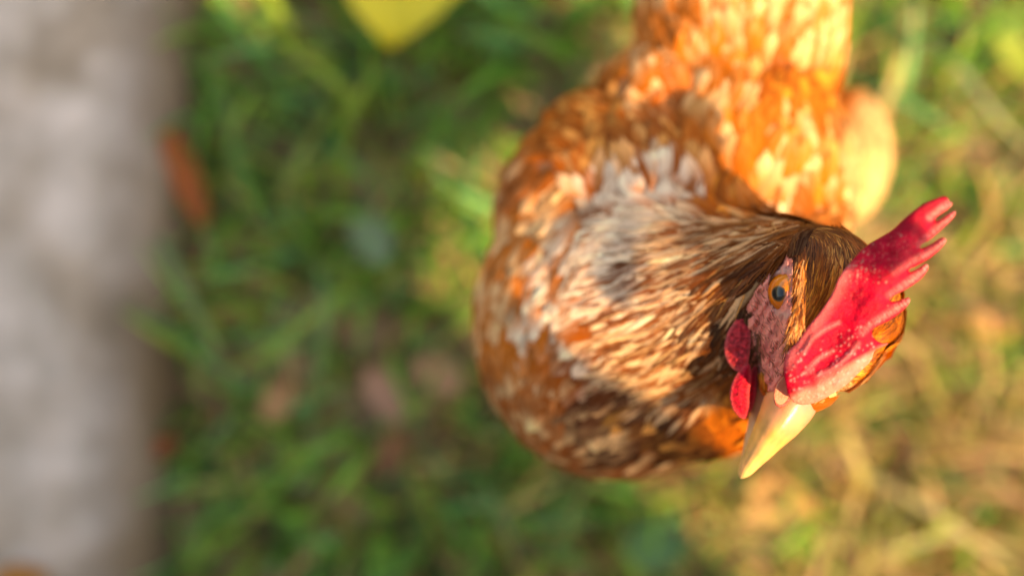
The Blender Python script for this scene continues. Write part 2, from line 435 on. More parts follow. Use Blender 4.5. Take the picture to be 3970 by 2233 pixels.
def plate(name, outline, depth, thick, colour, mat, vox=.9, smooth=5, parent=hen, puff=None, it=1):
    """a fleshy plate: outline in picture units, own depth and thickness (metres); puff(px, e) adds height above the middle plane"""
    ol = smooth_poly(outline, it)
    bm = bmesh.new(); D0 = .27; sc = D0 / FPX
    T = thick / sc
    vs = [bm.verts.new((x, -y, 0)) for x, y in ol]; f = bm.faces.new(vs)
    r = bmesh.ops.extrude_face_region(bm, geom=[f]); 
    bmesh.ops.translate(bm, verts=[v for v in r['geom'] if isinstance(v, bmesh.types.BMVert)], vec=(0, 0, T))
    bmesh.ops.translate(bm, verts=bm.verts, vec=(0, 0, -T / 2))
    bmesh.ops.triangulate(bm, faces=bm.faces); bmesh.ops.recalc_face_normals(bm, faces=bm.faces)
    me = bpy.data.meshes.new(name); bm.to_mesh(me); bm.free()
    o = bpy.data.objects.new(name, me); COL.objects.link(o)
    m = o.modifiers.new('r', 'REMESH'); m.mode = 'VOXEL'; m.voxel_size = vox
    m = o.modifiers.new('s', 'SMOOTH'); m.factor = .5; m.iterations = smooth
    me = bake(o)
    v = coords(me); q = np.stack([v[:, 0], -v[:, 1]], 1); z = v[:, 2] * sc
    e, _ = segdist(q, ol, True); e = np.where(inpoly(q, ol), e, 0)
    if puff is not None:
        z = z + np.sign(z) * puff(q, e, z) 
    d = np.array([depth(a, b) for a, b in q]) - z
    w = np.stack([(q[:, 0] - 512) / FPX * d, -(q[:, 1] - 287.5) / FPX * d, H - d], 1)
    me.vertices.foreach_set('co', w.astype(np.float32).ravel())
    set_col(me, np.clip(colour(q, e, z), 0, .95)); me.materials.append(mat)
    for p_ in me.polygons: p_.use_smooth = True
    me.update(); o.parent = parent
    return o

def n2(q, sc, seed=0.):
    return np.array([mnoise.noise(Vector((a * sc + seed, b * sc, seed))) for a, b in q])

COMB = [(944, 195), (950, 199), (946, 203), (953, 201), (951, 207), (936, 217), (934, 221), (940, 219), (956, 209), (955, 216), (944, 227), (930, 240),
        (921, 244), (919, 249), (930, 245), (942, 236), (947, 239), (944, 245), (934, 255), (916, 266), (909, 268),
        (908, 273), (918, 268), (927, 262), (929, 268), (922, 278), (908, 288), (892, 296), (888, 300), (894, 302), (904, 298), (910, 296),
        (910, 303), (900, 313), (884, 323), (872, 328), (872, 336), (880, 343), (890, 342), (884, 346), (874, 349), (872, 360), (860, 371), (846, 385), (830, 395),
        (812, 404), (796, 404), (788, 396), (786, 384), (783, 368), (786, 352), (797, 342), (806, 328), (822, 310), (833, 292), (839, 276), (850, 262), (866, 245),
        (880, 237), (892, 230), (903, 219), (916, 209), (926, 202), (935, 199)]
RID = [[(950, 203), (940, 209), (930, 217)], [(954, 212), (938, 227), (920, 244)], [(944, 240), (925, 254), (910, 262), (894, 272)],
       [(927, 265), (912, 279), (889, 295)], [(908, 300), (890, 312), (872, 323), (862, 332)]]
rr = np.random.default_rng(3)
DOTS = np.stack([rr.uniform(786, 880, 520), rr.uniform(318, 402, 520)], 1)
DR = rr.uniform(.6, 1.6, 520) * (rr.random(520) > .5)
CURL = [[(804, 352), (812, 338), (826, 328), (838, 322)], [(806, 372), (818, 358), (832, 350)],
        [(814, 377), (832, 368), (848, 356), (858, 343)], [(836, 384), (852, 372), (866, 356)]]
def comb_depth(x, y):
    t = ((x - 815) * .62 - (y - 345) * .78) / 170
    t2 = ((x - 815) * .78 + (y - 345) * .62) / 60
    return .2650 - .0110 * max(t, 0) + .0030 * max(t2, 0) ** 2 + .0010 * math.sin(x * .11 + y * .05)
def comb_marks(q):
    rd = np.full(len(q), 99.); ra = np.zeros(len(q))
    for k, l in enumerate(RID):
        d, a = segdist(q, l); s = d < rd; rd[s] = d[s]; ra[s] = a[s]
    dt = np.zeros(len(q))
    for (x, y), r in zip(DOTS, DR):
        if y < 350 and 345 + (x - 800) * -.35 > y: continue
        d = np.hypot(q[:, 0] - x, q[:, 1] - y); dt = np.maximum(dt, np.clip(1.3 - d / r, 0, 1))
    cd = np.full(len(q), 99.)
    for l in CURL: cd = np.minimum(cd, segdist(q, l)[0])
    return rd, ra, dt, cd
def comb_puff(q, e, z):
    rd, ra, dt, cd = comb_marks(q)
    h = .0012 * np.clip(e / 14, 0, 1) ** .5
    h = h + .0006 * np.clip(1 - rd / 5.5, 0, 1) * (1 + .5 * np.sin(ra * 2 * math.pi / (3.3 + .8 * np.sin(ra * .21)) + 2 * n2(q, .2)))
    h = h + .00025 * dt + .0008 * np.clip(1 - cd / 4.5, 0, 1) + .0004 * n2(q, .12) * np.clip(e / 6, 0, 1)
    base = np.clip((q[:, 1] - 330) / 50, 0, 1) * np.clip(e / 12, 0, 1); h = h + .0015 * base
    return h
def comb_col(q, e, z):
    rd, ra, dt, cd = comb_marks(q)
    red = np.array([.44, .0, .020]); deep = np.array([.20, .001, .012]); pink = np.array([.84, .27, .24]); pale = np.array([.76, .22, .15])
    n = n2(q, .09, 2.)[:, None]
    n4 = n2(q, .33, 3.)[:, None]; c = red * (1 + .3 * n + .35 * n4)
    top = np.clip(((q[:, 0] - 880) * .6 - (q[:, 1] - 250) * .8) / 60, 0, 1)[:, None] * np.clip(1 - rd / 9, 0, 1)[:, None] * 0
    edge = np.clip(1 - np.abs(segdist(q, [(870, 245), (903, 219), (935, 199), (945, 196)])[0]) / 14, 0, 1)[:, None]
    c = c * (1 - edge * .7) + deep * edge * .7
    dust = np.clip(n2(q, .5, 5.) * 2.2 - .5, 0, 1)[:, None] * np.clip(1 - segdist(q, [(845, 285), (880, 255), (900, 245)])[0] / 22, 0, 1)[:, None]
    dust = dust * .6; c = c * (1 - dust * .5) + np.array([.55, .40, .32]) * dust * .5
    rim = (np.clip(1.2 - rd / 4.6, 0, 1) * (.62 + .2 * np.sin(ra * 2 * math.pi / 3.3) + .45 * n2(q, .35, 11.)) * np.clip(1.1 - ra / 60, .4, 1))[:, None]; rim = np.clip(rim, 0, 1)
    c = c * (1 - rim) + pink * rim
    low = np.clip((segdist(q, [(786, 396), (812, 384), (840, 372), (868, 352), (880, 342)])[0] * -1 + 15) / 10, 0, 1)
    below = np.clip(((q[:, 1] - 384) + (q[:, 0] - 812) * .55) / 7 + .5, 0, 1)
    c = c * (1 - below[:, None] * .85) + pale * below[:, None] * .85
    left = .6 * np.clip(1 - segdist(q, [(846, 268), (838, 288), (812, 328), (796, 346), (788, 362)])[0] / 11, 0, 1)[:, None] * .7
    c = c * (1 - left) + pink * .8 * left
    vy = np.clip(1 - np.abs(cd - 6) / 3, 0, 1)[:, None] * .0; c = c * (1 - vy) + deep * 1.4 * vy
    cm = np.clip(1 - cd / 4.0, 0, 1)[:, None] * .55 * (.7 + .5 * n2(q, .7, 1.)[:, None]); c = c * (1 - cm) + pink * cm
    c = c * (1 - dt[:, None] * .3) + np.array([.93, .55, .48]) * dt[:, None] * .3
    sk = np.clip(1 - np.hypot(q[:, 0] - 812, (q[:, 1] - 378) * .6) / 9, 0, 1)[:, None]
    c = c * (1 - sk) + red * sk
    sp = np.zeros(len(q))
    for (x, y), r in zip(SPK, SPR): sp = np.maximum(sp, np.clip(1.4 - np.hypot(q[:, 0] - x, q[:, 1] - y) / r, 0, 1))
    sp = sp * .75; c = c * (1 - sp[:, None] * .8) + np.array([.40, .27, .20]) * sp[:, None] * .8
    blot = np.clip(n2(q, .06, 8.) * 2, -.5, .8)[:, None]; c = c * (1 - .22 * blot)
    return c
SPK = np.stack([rr.normal(862, 20, 46), rr.normal(262, 15, 46)], 1); SPR = rr.uniform(.5, 1.3, 46)
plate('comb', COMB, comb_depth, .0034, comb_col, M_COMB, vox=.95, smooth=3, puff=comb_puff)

# bare face with the skin folds in front of the eye
FQ = {}
def face_depth(x, y):
    k = (round(x * .5), round(y * .5))
    if k not in FQ: FQ[k] = surf_depth(k[0] * 2, k[1] * 2, .30)
    return FQ[k]
def face_depth_s(x, y):
    s = 0; 
    for a, b in ((0, 0), (2, 0), (-2, 0), (0, 2), (0, -2), (3, 3), (-3, 3), (3, -3), (-3, -3)): s += face_depth(x + a, y + b)
    return s / 9
def face_col(q, e, z):
    base = np.array([.90, .25, .185]); pale = np.array([.74, .46, .34]); red = np.array([.50, .05, .05]); grey = np.array([.60, .30, .24])
    n = n2(q, .10, 4.)[:, None]; n3 = n2(q, .45, 9.)[:, None]
    c = base * (1 + .30 * n + .25 * n3)
    g = np.clip(1 - segdist(q, [(758, 412), (759, 390), (757, 372)])[0] / 7, 0, 1)[:, None]
    c = c * (1 - g) + pale * g
    ed = np.clip(1 - e / 6, 0, 1)[:, None] * .55; c = c * (1 - ed) + np.array([.42, .09, .05]) * ed
    wr = np.sin(q[:, 0] * .55 + q[:, 1] * .32 + 2.5 * n2(q, .08, 6.))[:, None]; c = c * (1 + .10 * wr)
    r = np.clip(1 - np.hypot(q[:, 0] - 764, q[:, 1] - 350) / 12, 0, 1)[:, None] * .7
    c = c * (1 - r) + red * r
    ring = np.clip(1.4 - np.abs(np.hypot((q[:, 0] - 785) / 13.5, (q[:, 1] - 292) / 21) - 1.1) / .22, 0, 1)[:, None]
    c = c * (1 - ring * .8) + grey * ring * .8
    bk = np.clip((q[:, 1] - 392) / 14, 0, 1)[:, None]
    return c * (1 - bk) + np.array([.75, .45, .26]) * bk
def face_puff(q, e, z):
    return .0005 * np.sin(q[:, 0] * .55 + q[:, 1] * .32 + 2.5 * n2(q, .08, 6.)) * np.clip(e / 5, 0, 1) + .0005 * n2(q, .2, 3.) + .0003 * n2(q, .6, 6.) + .0012 * np.clip(1 - segdist(q, [(757, 410), (759, 385), (754, 350), (752, 320)])[0] / 5, 0, 1) \
        - .0016 * np.clip(1.15 - np.hypot((q[:, 0] - 786) / 13, (q[:, 1] - 292) / 20), 0, .5)
plate('face', FACE, face_depth_s, .0016, face_col, M_FACE, vox=.95, smooth=3, puff=face_puff)

# nostril flap
plate('nostril', [(773, 398), (776, 390), (788, 384), (794, 388), (793, 396), (788, 403), (783, 407), (776, 406)], lambda x, y: min(face_depth_s(x, y), .2748) - .0002, .0028,
      lambda q, e, z: np.tile([.42, .06, .04], (len(q), 1)) * (1 + .3 * n2(q, .4)[:, None]), M_FACE, vox=.8, smooth=6)
plate('nostril_flap', [(773, 396), (776, 384), (784, 374), (792, 380), (790, 394), (784, 404), (776, 404)], lambda x, y: min(face_depth_s(x, y), .2745) - .0016, .0038,
      lambda q, e, z: np.tile([.68, .22, .12], (len(q), 1)) * (1 + .1 * n2(q, .3)[:, None]), M_FACE, vox=.8, smooth=8)

def lobe_col(a, b):
    def f(q, e, z):
        n = n2(q, .25, 7.)[:, None]; c = np.array(a) * (1 + .8 * n + .5 * n2(q, .6, 5.)[:, None])
        r = np.clip(1 - e / 4, 0, 1)[:, None] * .5
        return c * (1 - r) + np.array(b) * r
    return f
plate('ear_lobe', [(748, 300), (742, 307), (735, 317), (733, 324), (728, 330), (725, 341), (724, 350), (727, 361), (733, 369), (741, 372), (748, 366), (751, 345), (751, 320)],
      lambda x, y: .2905 - .004 * (x - 724) / 27, .0034, lobe_col((.44, .025, .035), (.66, .16, .15)), M_COMB, vox=.8, smooth=5,
      puff=lambda q, e, z: .0008 * np.clip(e / 8, 0, 1) + .0009 * n2(q, .14, 4.) * np.clip(e / 4, 0, 1) + .0003 * n2(q, .6, 1.))
W1 = [(750, 361), (742, 366), (735, 376), (730, 388), (730, 400), (734, 411), (741, 418), (747, 419), (750, 408), (749, 392), (752, 378)]
plate('wattle', W1, lambda x, y: .2875, .0040, lobe_col((.44, .004, .022), (.70, .12, .12)), M_COMB, vox=.8, smooth=6,
      puff=lambda q, e, z: .0012 * np.clip(e / 8, 0, 1) + .0003 * n2(q, .8, 2.))
W2 = [(754, 364), (749, 374), (746, 388), (746, 402), (747, 414), (752, 410), (756, 398), (758, 382), (758, 368)]
plate('wattle', W2, lambda x, y: .2925, .0040, lobe_col((.55, .008, .03), (.75, .2, .18)), M_COMB, vox=.8, smooth=6,
      puff=lambda q, e, z: .0010 * np.clip(e / 6, 0, 1) + .0003 * n2(q, .8, 2.))

# ------------------------------------------------------------------ eye
EC = P(790.5, 292, face_depth_s(783, 292) + .0036)
EYR = .0070
EA = Vector((-.76, -.05, .64)).normalized()
def eye_ball():
    bm = bmesh.new(); bmesh.ops.create_uvsphere(bm, u_segments=64, v_segments=48, radius=EYR)
    R = EA.to_track_quat('Z', 'Y').to_matrix().to_4x4()
    me = bpy.data.meshes.new('eye'); bm.to_mesh(me); bm.free()
    v = coords(me); ang = np.degrees(np.arccos(np.clip(v[:, 2] / EYR, -1, 1))); az = np.arctan2(v[:, 1], v[:, 0])
    c = np.empty((len(v), 3))
    jag = 2 * np.sin(az * 9) + np.sin(az * 23)
    iris = np.array([.78, .17, .002]); rimc = np.array([.50, .11, .01])
    for i in range(len(v)):
        a = ang[i]
        if a < 18: k = np.array([.004, .005, .008])
        elif a < 21: k = np.array([.14, .07, .02])
        elif a < 64: 
            t = (a - 23) / 41; k = iris * (1 - t * .4) * (1 + .12 * math.sin(az[i] * 31)) + np.array([.05, .06, 0]) * max(0, math.sin(az[i] - .4)) 
        elif a < 71: k = np.array([.05, .025, .015])
        else: k = np.array([.45, .25, .22])
        c[i] = k
    set_col(me, c); me.transform(Matrix.Translation(EC) @ R)
    for p_ in me.polygons: p_.use_smooth = True
    me.materials.append(material('eye_gloss', attr=True, rough=.12, spec=.5, coat=.3))
    o = bpy.data.objects.new('eye', me); COL.objects.link(o); o.parent = hen
eye_ball()
# eyelid: a soft ring of skin round the eye
def ring_mesh(name, c, ax, ra, rb, tube, col, mat, a0=0, a1=360, tilt=0):
    R = ax.to_track_quat('Z', 'Y').to_matrix(); V = []; F = []; n = 60; k = 10
    for i in range(n + 1):
        a = math.radians(a0 + (a1 - a0) * i / n)
        ctr = Vector((math.cos(a) * ra, math.sin(a) * rb, 0)); dr = Vector((math.cos(a), math.sin(a), 0))
        tw = tube * (1 + .15 * math.sin(a * 13) + .1 * math.sin(a * 29))
        for j in range(k):
            b = 2 * math.pi * j / k
            p = ctr + dr * (math.cos(b) * tw) + Vector((0, 0, math.sin(b) * tw * .8)); V.append(c + R @ p)
    for i in range(n):
        for j in range(k): F.append((i * k + j, i * k + (j + 1) % k, (i + 1) * k + (j + 1) % k, (i + 1) * k + j))
    cc = np.tile(col, (len(V), 1)) * (1 + .12 * np.sin(np.arange(len(V)) * .37))[:, None]
    return add_mesh(name, np.array([tuple(v) for v in V]), F, mat, hen, cc)
ring_mesh('eyelid', EC + EA * .0030, EA, .0066, .0070, .0009, (.55, .27, .21), M_FACE)

# ------------------------------------------------------------------ beak
def loft(name, secs, mat, col, n=56, parent=hen, tipz=1):
    """secs: centre (Vector), half width, height, depth below; sideways axis from the path"""
    V = []; F = []; C = []
    pts = [s[0] for s in secs]
    for i, (c, hw, hu, hd) in enumerate(secs):
        t = (pts[min(i + 1, len(pts) - 1)] - pts[max(i - 1, 0)]).normalized()
        up = Vector((-.18, .12, 1)); up = (up - t * up.dot(t)).normalized(); sd = t.cross(up)
        for j in range(n):
            a = 2 * math.pi * j / n; x = math.cos(a); y = math.sin(a); x = x * (1 - .22 * max(y, 0) ** 2)
            h = hu if y > 0 else hd
            yy = abs(y) ** 1.25 * (1 if y > 0 else -1)
            p = c + sd * (x * hw) + up * (yy * h); V.append(p); C.append(col(i / (len(secs) - 1), x, y))
    m_ = len(secs)
    for i in range(m_ - 1):
        for j in range(n): F.append((i * n + j, i * n + (j + 1) % n, (i + 1) * n + (j + 1) % n, (i + 1) * n + j))
    F.append(tuple(range(n))); F.append(tuple((m_ - 1) * n + j for j in reversed(range(n))))
    return add_mesh(name, np.array([tuple(v) for v in V]), F, mat, parent, np.array(C))
M_BEAK = material('beak_horn', attr=True, rough=.33, spec=.5, sss=.45, sssr=(1, .55, .25), sss_scale=.003, noise=[(160, .9, 1.08, 3)], bump=(700, .25, .0004))
def interp_secs(keys, n):
    t = np.linspace(0, 1, len(keys)); u = np.linspace(0, 1, n); K = np.array(keys)
    # smooth (Catmull-Rom like) through cubic blending
    out = []
    for x in u:
        f = x * (len(keys) - 1); i = min(int(f), len(keys) - 2); r = f - i
        p0, p1, p2, p3 = K[max(i - 1, 0)], K[i], K[i + 1], K[min(i + 2, len(keys) - 1)]
        out.append(.5 * ((2 * p1) + (-p0 + p2) * r + (2 * p0 - 5 * p1 + 4 * p2 - p3) * r ** 2 + (-p0 + 3 * p1 - 3 * p2 + p3) * r ** 3))
    return out
UB = interp_secs([(800, 384, .2840, 24, .0088, .006), (790, 402, .2830, 25.5, .0088, .006), (780, 419, .2825, 22, .0078, .005), (769.5, 434, .2828, 17.5, .0064, .004),
                  (760, 448, .2835, 13.5, .0050, .003), (751.5, 460, .2848, 10, .0038, .0024), (745, 470, .286, 7, .0026, .002), (741.5, 475, .2872, 3.2, .0014, .0014), (740.8, 476, .2875, .8, .0004, .0004)], 80)
UB = [(P(a, b, c), w * c / FPX, max(u, .0002), max(l, .0002)) for a, b, c, w, u, l in UB]
def beak_col(t, x, y):
    base = np.array([.76, .28, .035]); tip = np.array([.82, .56, .22]); edge = np.array([.72, .22, .09])
    c = base * (1 - t) + tip * t if t > .36 else (np.array([.74, .27, .19]) * (1 - max(0, t - .1) / .26) + (base * .64 + tip * .36) * (max(0, t - .1) / .26))
    nb = mnoise.noise(Vector((x * 1.6, t * 7, y))); nf_ = mnoise.noise(Vector((x * 5, t * 26, y * 3))); c = c * (1 + .22 * nb + .14 * nf_) * np.array([1, 1 - .08 * nb, 1 - .25 * nb])
    c = c * (1 + .10 * math.sin(t * 46 + x * 2.5) * .5 + .08 * math.sin(x * 17 + t * 6) * (t > .3))
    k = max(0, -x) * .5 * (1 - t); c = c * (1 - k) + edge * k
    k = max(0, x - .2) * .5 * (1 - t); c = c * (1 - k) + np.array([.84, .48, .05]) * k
    return c
loft('upper_beak', UB, M_BEAK, beak_col)
LB = interp_secs([(778, 392, .292, 22, .004, .004), (770, 412, .2915, 19, .004, .004), (762, 430, .291, 15, .0035, .0035), (753, 448, .291, 10, .003, .003), (746, 462, .2905, 5, .002, .002), (743, 468, .2905, 1, .0005, .0005)], 18)
LB = [(P(a, b, c), w * c / FPX, max(u, .0002), max(l, .0002)) for a, b, c, w, u, l in LB]
loft('lower_beak', LB, M_BEAK, lambda t, x, y: np.array([.70, .30, .13]) * (1 - t) + np.array([.78, .52, .25]) * t)

# bristles on the face and round the eye
def bristles(name, n, poly, L, Wd, dirv, cols, zmin=.003, lift=.0012, jit=.3, depthf=face_depth_s):
    poly = np.array(poly); lo = poly.min(0); hi = poly.max(0); V = []; F = []; C = []
    i = 0
    while i < n:
        q = np.array([[random.uniform(lo[0], hi[0]), random.uniform(lo[1], hi[1])]])
        if not inpoly(q, poly)[0]: continue
        x, y = q[0]
        if math.hypot((x - 785) / 15, (y - 292) / 22) < 1: i += 1; continue
        dx, dy = dirv(x, y) if callable(dirv) else dirv
        a = math.atan2(dy, dx) + random.gauss(0, jit); l = L * random.uniform(.6, 1.3)
        c = cols[random.randrange(len(cols))]; b = len(V)
        for s in range(4):
            t = s / 3; X = x + math.cos(a) * l * t; Y = y + math.sin(a) * l * t + .3 * l * t * t * random.uniform(-.3, .3)
            d = depthf(X, Y) - lift - zmin * t * random.uniform(.3, 1) * .6
            w = Wd * (1 - t * .8); nx, ny = -math.sin(a), math.cos(a)
            V += [tuple(P(X + nx * w, Y + ny * w, d)), tuple(P(X - nx * w, Y - ny * w, d))]; C += [c, c]
            if s: F.append((b + 2 * s - 2, b + 2 * s - 1, b + 2 * s + 1, b + 2 * s))
        i += 1
    return tag(add_mesh(name, np.array(V), F, M_HAIR, hen, np.array(C)), kind='stuff')
bristles('face_bristles', 210, [(750, 305), (768, 275), (775, 300), (777, 318), (788, 330), (788, 370), (770, 385), (757, 365)], 6.5, .38,
         lambda x, y: (-.45, -.9), [(.26, .09, .05), (.34, .13, .06), (.60, .28, .16), (.18, .06, .03)])
bristles('lash_bristles', 400, [(795, 262), (804, 258), (806, 300), (802, 340), (800, 366), (787, 366), (788, 330), (793, 300)], 17, .7,
         (-.2, 1), [(.72, .22, .03), (.78, .32, .08), (.46, .11, .015), (.26, .06, .01), (.12, .03, .01), (.20, .05, .01), (.80, .40, .14)], lift=.0040, jit=.2)
bristles('cheek_bristles', 260, [(752, 330), (760, 330), (762, 372), (754, 380), (748, 360), (746, 335)], 9, .45, (-.1, 1), [(.12, .05, .03), (.3, .14, .06), (.2, .08, .03)])

# legs and feet below the body
M_LEG = material('leg_scales', color=(.62, .42, .16), rough=.5, noise=[(120, .7, 1.15, 3)], bump=(500, .5, .001))
def leg(x, y):
    bm = bmesh.new()
    limb(bm, Vector((x, y + .01, .235)), Vector((x + .002, y + .028, .115)), .022, .009, 10)
    limb(bm, Vector((x + .002, y + .028, .115)), Vector((x, y + .005, .012)), .0075, .0062, 16)
    for a, l in ((-100, .06), (-72, .052), (-128, .05), (75, .028)):
        d = Vector((math.cos(math.radians(a)), math.sin(math.radians(a)), 0))
        limb(bm, Vector((x, y + .005, .010)), Vector((x, y + .005, .0055)) + d * l, .0065, .0040, 12)
    me = bpy.data.meshes.new('leg'); bm.to_mesh(me); bm.free(); me.materials.append(M_LEG)
    o = bpy.data.objects.new('leg', me); COL.objects.link(o)
    m = o.modifiers.new('r', 'REMESH'); m.mode = 'VOXEL'; m.voxel_size = .002
    m = o.modifiers.new('s', 'SMOOTH'); m.iterations = 4
    me = bake(o); o.parent = hen
    for p_ in me.polygons: p_.use_smooth = True
leg(.070, .045); leg(.135, .05)

# ------------------------------------------------------------------ ground
def ground_mat():
    m = bpy.data.materials.new('soil'); m.use_nodes = True; t = m.node_tree; n = t.nodes; b = n['Principled BSDF']
    b.inputs['Roughness'].default_value = .9
    tc = n.new('ShaderNodeTexCoord')
    n1 = n.new('ShaderNodeTexNoise'); n1.inputs['Scale'].default_value = 18; n1.inputs['Detail'].default_value = 6
    t.links.new(tc.outputs['Object'], n1.inputs['Vector'])
    r = n.new('ShaderNodeValToRGB'); t.links.new(n1.outputs['Fac'], r.inputs[0])
    r.color_ramp.elements[0].position = .35; r.color_ramp.elements[0].color = (.085, .085, .028, 1)
    r.color_ramp.elements[1].position = .65; r.color_ramp.elements[1].color = (.42, .26, .16, 1)
    t.links.new(r.outputs[0], b.inputs['Base Color'])
    n3 = n.new('ShaderNodeTexNoise'); n3.inputs['Scale'].default_value = 120; n3.inputs['Detail'].default_value = 5
    t.links.new(tc.outputs['Object'], n3.inputs['Vector'])
    bp = n.new('ShaderNodeBump'); bp.inputs['Strength'].default_value = .8; bp.inputs['Distance'].default_value = .01
    t.links.new(n3.outputs['Fac'], bp.inputs['Height']); t.links.new(bp.outputs[0], b.inputs['Normal'])
    return m
g = add_mesh('ground', [(-60, -60, 0), (60, -60, 0), (60, 60, 0), (-60, 60, 0)], [(0, 1, 2, 3)], ground_mat(), smooth=False); tag(g, kind='structure')

def gpos(px_, py_): return (px_ - 512) / FPX * H, -(py_ - 287.5) / FPX * H
# share of dry straw, by place
DRY = [(250, 100, .08), (420, 60, .12), (300, 250, .15), (430, 250, .05), (200, 480, .15), (300, 350, .1), (270, 395, .6), (330, 390, .8), (390, 380, .95), (450, 380, .9), (340, 430, .7), (400, 450, .6),
       (480, 470, .45), (300, 520, .2), (450, 540, .15), (560, 530, .35), (640, 540, .5), (700, 560, .3), (760, 500, .75), (850, 480, .75), (960, 470, .7), (900, 420, .7), (980, 330, .65),
       (940, 200, .45), (960, 60, .2), (880, 40, .15), (1000, 130, .35), (840, 560, .6), (960, 560, .7), (780, 560, .45)]
DX = np.array([d[:2] for d in DRY], float); DV = np.array([d[2] for d in DRY])
def dry(q):
    w = (((q[:, None] - DX[None]) ** 2).sum(2) + 400) ** -1.6; return (w @ DV) / w.sum(1)
def grass(name, n, L, Wd, lay, ext, seed, hmin=0.0, tone=1.0, densf=None):
    r = np.random.default_rng(seed)
    p = np.stack([r.uniform(-ext[0], ext[0], n), r.uniform(-ext[1], ext[1], n)], 1)
    q = np.stack([512 + p[:, 0] / H * FPX, 287.5 - p[:, 1] / H * FPX], 1)
    dv = dry(q)
    nz = np.array([mnoise.noise(Vector((a * 22, b * 22, seed))) for a, b in p])
    keep = (nz > -.42 + .5 * dv * 0) & (p[:, 0] > -.262 + p[:, 1] * .07)
    if densf is not None: keep &= densf(q, dv, r)
    bare = np.exp(-((q[:, 0] - 385) / 95) ** 2 - ((q[:, 1] - 390) / 45) ** 2); keep &= r.random(n) > bare * .9
    p, q, dv, nz = p[keep], q[keep], dv[keep], nz[keep]; n = len(p)
    isdry = r.random(n) < np.clip(dv + .25 * nz, 0, 1) * np.where((q[:, 0] < 540) & (L > .08), .25, np.where(q[:, 0] < 540, .7, 1))
    az = r.uniform(0, 2 * math.pi, n); d = np.stack([np.cos(az), np.sin(az)], 1)
    L = L * r.uniform(.5, 1.3, n); Wd = Wd * r.uniform(.6, 1.3, n); ly = np.clip(lay * r.uniform(.5, 1.5, n), .1, 1.45)
    ly = np.where(isdry, np.clip(ly * 1.5, 0, 1.5), ly)
    rows = 6; V = np.empty((n, rows, 2, 3)); side = np.stack([-d[:, 1], d[:, 0]], 1)
    x = np.zeros(n); z = np.full(n, hmin); 
    for k in range(rows):
        t = k / (rows - 1); w = Wd * .5 * (1 - t ** 2.2) + .0002
        for e, sg in enumerate((-1, 1)):
            V[:, k, e, :2] = p + d * x[:, None] + side * (w * sg)[:, None]; V[:, k, e, 2] = z + .002
        th = ly * (.35 + 1.1 * t)
        x = x + np.sin(th) * L / (rows - 1); z = np.maximum(z + np.cos(th) * L / (rows - 1), .003 + r.random(n) * .01)
    gr = np.array([[.075, .19, .022], [.12, .25, .032], [.040, .125, .022], [.17, .25, .035], [.09, .24, .080]])
    dy = np.array([[.29, .19, .075], [.19, .10, .034], [.08, .04, .016], [.37, .27, .11], [.22, .18, .05]])
    gi = r.integers(0, 5, n)
    c = np.where(isdry[:, None], dy[gi], gr[gi]) * r.uniform(.7, 1.3, n)[:, None] * tone
    C = np.repeat(c[:, None, :], rows * 2, 1).reshape(-1, 3)
    a = np.arange(n)[:, None] * (rows * 2) + (np.arange(rows - 1) * 2)[None]
    F = np.stack([a, a + 1, a + 3, a + 2], 2).reshape(-1, 4)
    o = add_mesh(name, V.reshape(-1, 3), F, M_GRASS, None, np.clip(C, 0, .9)); tag(o, kind='stuff'); return o
M_GRASS = material('grass_blade', attr=True, rough=.5, spec=.3, transl=.3)
o = grass('grass', 34000, .055, .0045, .75, (1.1, .8), 11, tone=1.85); tag(o, 'short green grass with dry straw covering the ground', 'grass')
o = grass('long_grass', 2600, .10, .0075, .8, (.9, .6), 23, tone=1.7); tag(o, 'broad longer grass blades bending over the short grass', 'grass')

